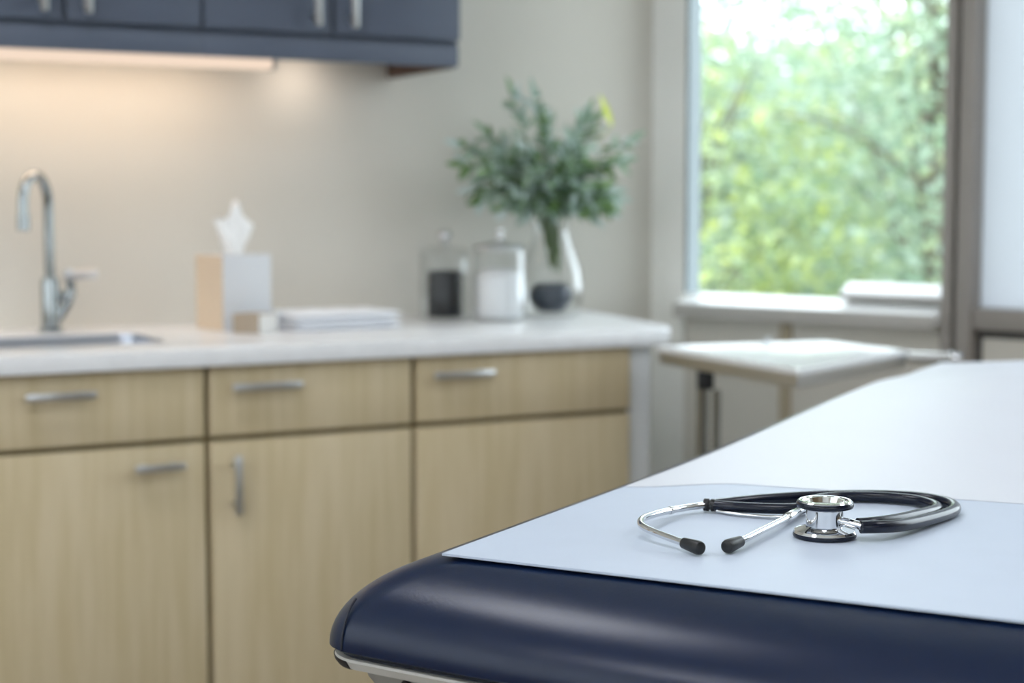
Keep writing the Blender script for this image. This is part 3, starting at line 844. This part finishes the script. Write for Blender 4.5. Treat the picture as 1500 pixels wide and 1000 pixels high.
obj('sleeve', T([pa, pa.lerp(pb_, .2), pa.lerp(pb_, .8), pb_], [.003, .0036, .0036, .003], 18), M_chrome, el)
for (a0, a1, par) in (((.099, .1645, .0066), (.0885, .184, .0058), el), ((.127, .2018, .0064), (.1035, .1985, .0058), er)):
    A0, A1_ = P(*a0), P(*a1)
    obj('ear_tip', T([A0, A0.lerp(A1_, .04), A0.lerp(A1_, .5), A0.lerp(A1_, .85), A0.lerp(A1_, .96), A1_], [.0034, .0043, .0051, .0056, .0050, .0034], 22), M_black, par)
# stem from the chestpiece into the tubing
c_out = P(.199, .277, .0120); c_in = P(.2068, .2722, .0130); ce = c_out.lerp(c_in, .4)
cc = Vector((CX, CY, ZS + .0145)); dv = (ce - cc); dv.z = 0; dv.normalize()
obj('stem', T([cc + dv * .0146, cc + dv * .018, ce + dv * .002], [.0034, .0034, .0034], 18), M_chrome, chest)

# ------------------------------------------------------------------ outside
gb = bmesh.new(); box(gb, -16, 26, -16, 26, -.42, -.40)
g = obj('ground_outside', gb, M_ground); g['kind'] = 'structure'; g['label'] = 'grass ground outside the window'
M_tree = [leaf_mat('tree_leaves_green', ['76907a', '8fa68f', 'a8b9a3', '829a84', 'c0cb9d', '97ab99', 'bac7bd'], .5, .35),  # leaf colours paled throughout, haze put into the tints
          leaf_mat('tree_leaves_yellow', ['879f7a', 'b3c07f', 'ced480', '869d80', 'bdc998', 'a3b59a'], .5, .35),
          leaf_mat('tree_leaves_hazed', ['93a896', 'acbdae', '889d8d', 'bcc9c0', '9eb095', 'cbd3c2'], .5, .35)]
def blob_noise(p, sc, seed): return noise.noise((p.x * sc + seed, p.y * sc, p.z * sc))
def make_tree(x, y, zc, rx, rz, nleaf, lsize, mi, seed, label, gaps=.0, trunk=True):
    rnd = random.Random(seed)
    t = thing('tree', label, 'tree', (x, y, -.40), 'trees outside the window')
    tk = bmesh.new()
    base = Vector((x, y, -.40)); cen = Vector((x, y, zc))
    tube(tk, catmull([base, base.lerp(cen, .5) + Vector((.05, .03, 0)), cen + Vector((0, 0, rz * .5))], 6), [.10 - .07 * k / 12 for k in range(13)], 10)
    obj('trunk', tk, M_bark, t)
    br = bmesh.new()
    anchors = []
    for k in range(26):
        a = rnd.uniform(0, 2 * PI); el = rnd.uniform(-.5, 1.2)
        d = Vector((math.cos(a) * math.cos(el) * rx, math.sin(a) * math.cos(el) * rx, math.sin(el) * rz)) * rnd.uniform(.6, .95)
        st_ = base.lerp(cen, rnd.uniform(.45, 1.0))
        e_ = cen + d
        pth = catmull([st_, st_.lerp(e_, .5) + Vector((0, 0, .12)), e_], 4)
        tube(br, pth, [.015 - .011 * i / (len(pth) - 1) for i in range(len(pth))], 6)
        anchors += pth[3:]
    obj('branches', br, M_bark, t)
    verts, faces = [], []
    cnt = 0
    while cnt < nleaf:
        u = Vector((rnd.gauss(0, 1), rnd.gauss(0, 1), rnd.gauss(0, 1))).normalized() * rnd.random() ** .45
        p = cen + Vector((u.x * rx, u.y * rx, u.z * rz))
        if blob_noise(p, 1.6, seed) + .5 * blob_noise(p, 4, seed + 9) < gaps: continue
        if p.z < -.35: continue
        cnt += 1
        s = lsize * rnd.uniform(.6, 1.3)
        d = Vector((rnd.gauss(0, 1), rnd.gauss(0, 1), rnd.gauss(-.3, .7))).normalized()
        n_ = Vector((rnd.gauss(0, .7), rnd.gauss(0, .7), 1)).normalized()
        sd = d.cross(n_).normalized()
        up = sd.cross(d)
        k = len(verts)
        verts += [p, p + d * s * .45 + sd * s * .28 + up * s * .06, p + d * s, p + d * s * .45 - sd * s * .28 + up * s * .06, p + d * s * .5]
        faces += [(k, k + 1, k + 4), (k + 1, k + 2, k + 4), (k + 2, k + 3, k + 4), (k + 3, k, k + 4)]
    me = bpy.data.meshes.new('foliage'); me.from_pydata([tuple(v - Vector((x, y, -.40))) for v in verts], [], faces); me.update()
    me.materials.append(M_tree[mi])
    f = bpy.data.objects.new('foliage', me); COL.objects.link(f); f.parent = t
    return t
def polar(deg, dist): return dist * math.sin(math.radians(deg)), dist * math.cos(math.radians(deg))
TREES = [  # bearing from the room, distance, crown centre height, radius, half height, leaves, leaf size, tint
    (33.6, 8.6, 0.95, 1.10, 1.15, 6500, .075, 1, 3, 'tree with yellow-green leaves at the left of the clear window', -.12),
    (42.2, 8.8, 1.75, 1.30, 1.80, 9000, .075, 0, 5, 'tall leafy tree seen beside the taupe window post', -.16),
    (37.6, 12.0, 0.85, 1.7, 1.40, 11000, .10, 2, 8, 'pale bushy tree behind the gap in the middle of the window', -.40),
    (31.5, 13.0, 1.9, 1.8, 1.8, 10000, .10, 2, 12, 'pale thin tree at the far left behind the window jamb', -.30),
    (45.0, 13.5, 1.8, 2.3, 2.3, 12000, .10, 1, 15, 'yellow-green tree farther off behind the window post', -.30),
    (36.0, 17.0, 1.2, 3.6, 1.75, 16000, .16, 0, 21, 'wide grey-green tree farthest away across the window', -.50),
]
for (dg, ds, zc_, rx, rz, nl, ls, mi, sd_, lab, gp) in TREES:
    x, y = polar(dg, ds)
    make_tree(x, y, zc_, rx, rz, nl, ls, mi, sd_, lab, gp)

# ------------------------------------------------------------------ light
wd = bpy.data.worlds.new('World'); SC.world = wd; wd.use_nodes = True
bg = wd.node_tree.nodes['Background']; bg.inputs['Color'].default_value = (.85, .92, 1.0, 1); bg.inputs['Strength'].default_value = 5.6
def light(name, kind, loc, energy, color, size=None, size_y=None, direction=None, **kw):
    l = bpy.data.lights.new(name, kind); l.energy = energy; l.color = color
    if kind == 'AREA':
        l.shape = 'RECTANGLE' if size_y else 'SQUARE'; l.size = size
        if size_y: l.size_y = size_y
    for k, v in kw.items(): setattr(l, k, v)
    o = bpy.data.objects.new(name, l); COL.objects.link(o); o.location = loc
    if direction is not None: o.rotation_euler = Vector(direction).to_track_quat('-Z', 'Y').to_euler()
    return o
light('sun', 'SUN', (-4, -4, 8), 1.0, (1, .95, .86), direction=(.62, .35, -.70), angle=.03)
# daylight portals in the windows
nW = WM.to_3x3() @ Vector((0, 1, 0))
for a0, a1 in ((.102, .814), (1.69, 3.1)):
    c = WM @ Vector(((a0 + a1) / 2, -.10, 1.62))
    p = light('window_portal', 'AREA', c, 1, (1, 1, 1), size=a1 - a0, size_y=1.36, direction=nW)
    p.data.cycles.is_portal = True
# unseen ceiling panels, added to brighten the room
M_cl = emit('ceiling_panel_glow', 'f6f8ff', 9.5)
for i, (x, y, lab) in enumerate(((.2, .3, 'unseen ceiling panel added for fill light over the middle of the room'), (.3, 2.0, 'unseen ceiling panel added for fill light near the worktop'), (2.3, .6, 'unseen ceiling panel added for fill light near the window'), (-1.2, .8, 'unseen ceiling panel added for fill light at the left'))):
    c = thing('fill_panel', lab, 'fill light', (x, y, H - .03))
    obj('diffuser', B(x - .29, x + .29, y - .29, y + .29, H - .02, H - .012), M_cl, c)
    f = bmesh.new()
    for (a, b, c_, d_) in ((-.31, .31, -.31, -.29), (-.31, .31, .29, .31), (-.31, -.29, -.29, .29), (.29, .31, -.29, .29)):
        box(f, x + a, x + b, y + c_, y + d_, H - .028, H - .0005)
    obj('frame', f, M_white, c)
# the lamps of the fitting under the wall cabinets
light('under_cabinet_strip', 'AREA', (.80, 3.40, 1.487), 1.3, (1, .76, .57), size=.68, size_y=.02, direction=(0, .25, -1))
light('under_cabinet_puck', 'AREA', (1.315, 3.45, 1.495), .20, (1, .84, .72), size=.04, direction=(0, .5, -1))

# ------------------------------------------------------------------ camera
cam = bpy.data.cameras.new('camera'); co = bpy.data.objects.new('camera', cam); COL.objects.link(co)
co.location = (0, 0, 1.172)
co.rotation_euler = (math.radians(90 - 4.7636), 0, math.radians(-27.8923))
cam.sensor_width = 36; cam.lens = 57.6; cam.clip_start = .02
cam.dof.use_dof = True; cam.dof.focus_distance = 1.33; cam.dof.aperture_fstop = 4.6
SC.camera = co
SC.view_settings.view_transform = 'Standard'; SC.view_settings.look = 'None'
SC.view_settings.exposure = .12; SC.view_settings.gamma = 1; SC.view_settings.use_curve_mapping = False
SC.cycles.use_denoising = True
SC.cycles.max_bounces = 12; SC.cycles.transparent_max_bounces = 24; SC.cycles.diffuse_bounces = 6
SC.cycles.sample_clamp_indirect = 8; SC.cycles.caustics_reflective = False; SC.cycles.caustics_refractive = False
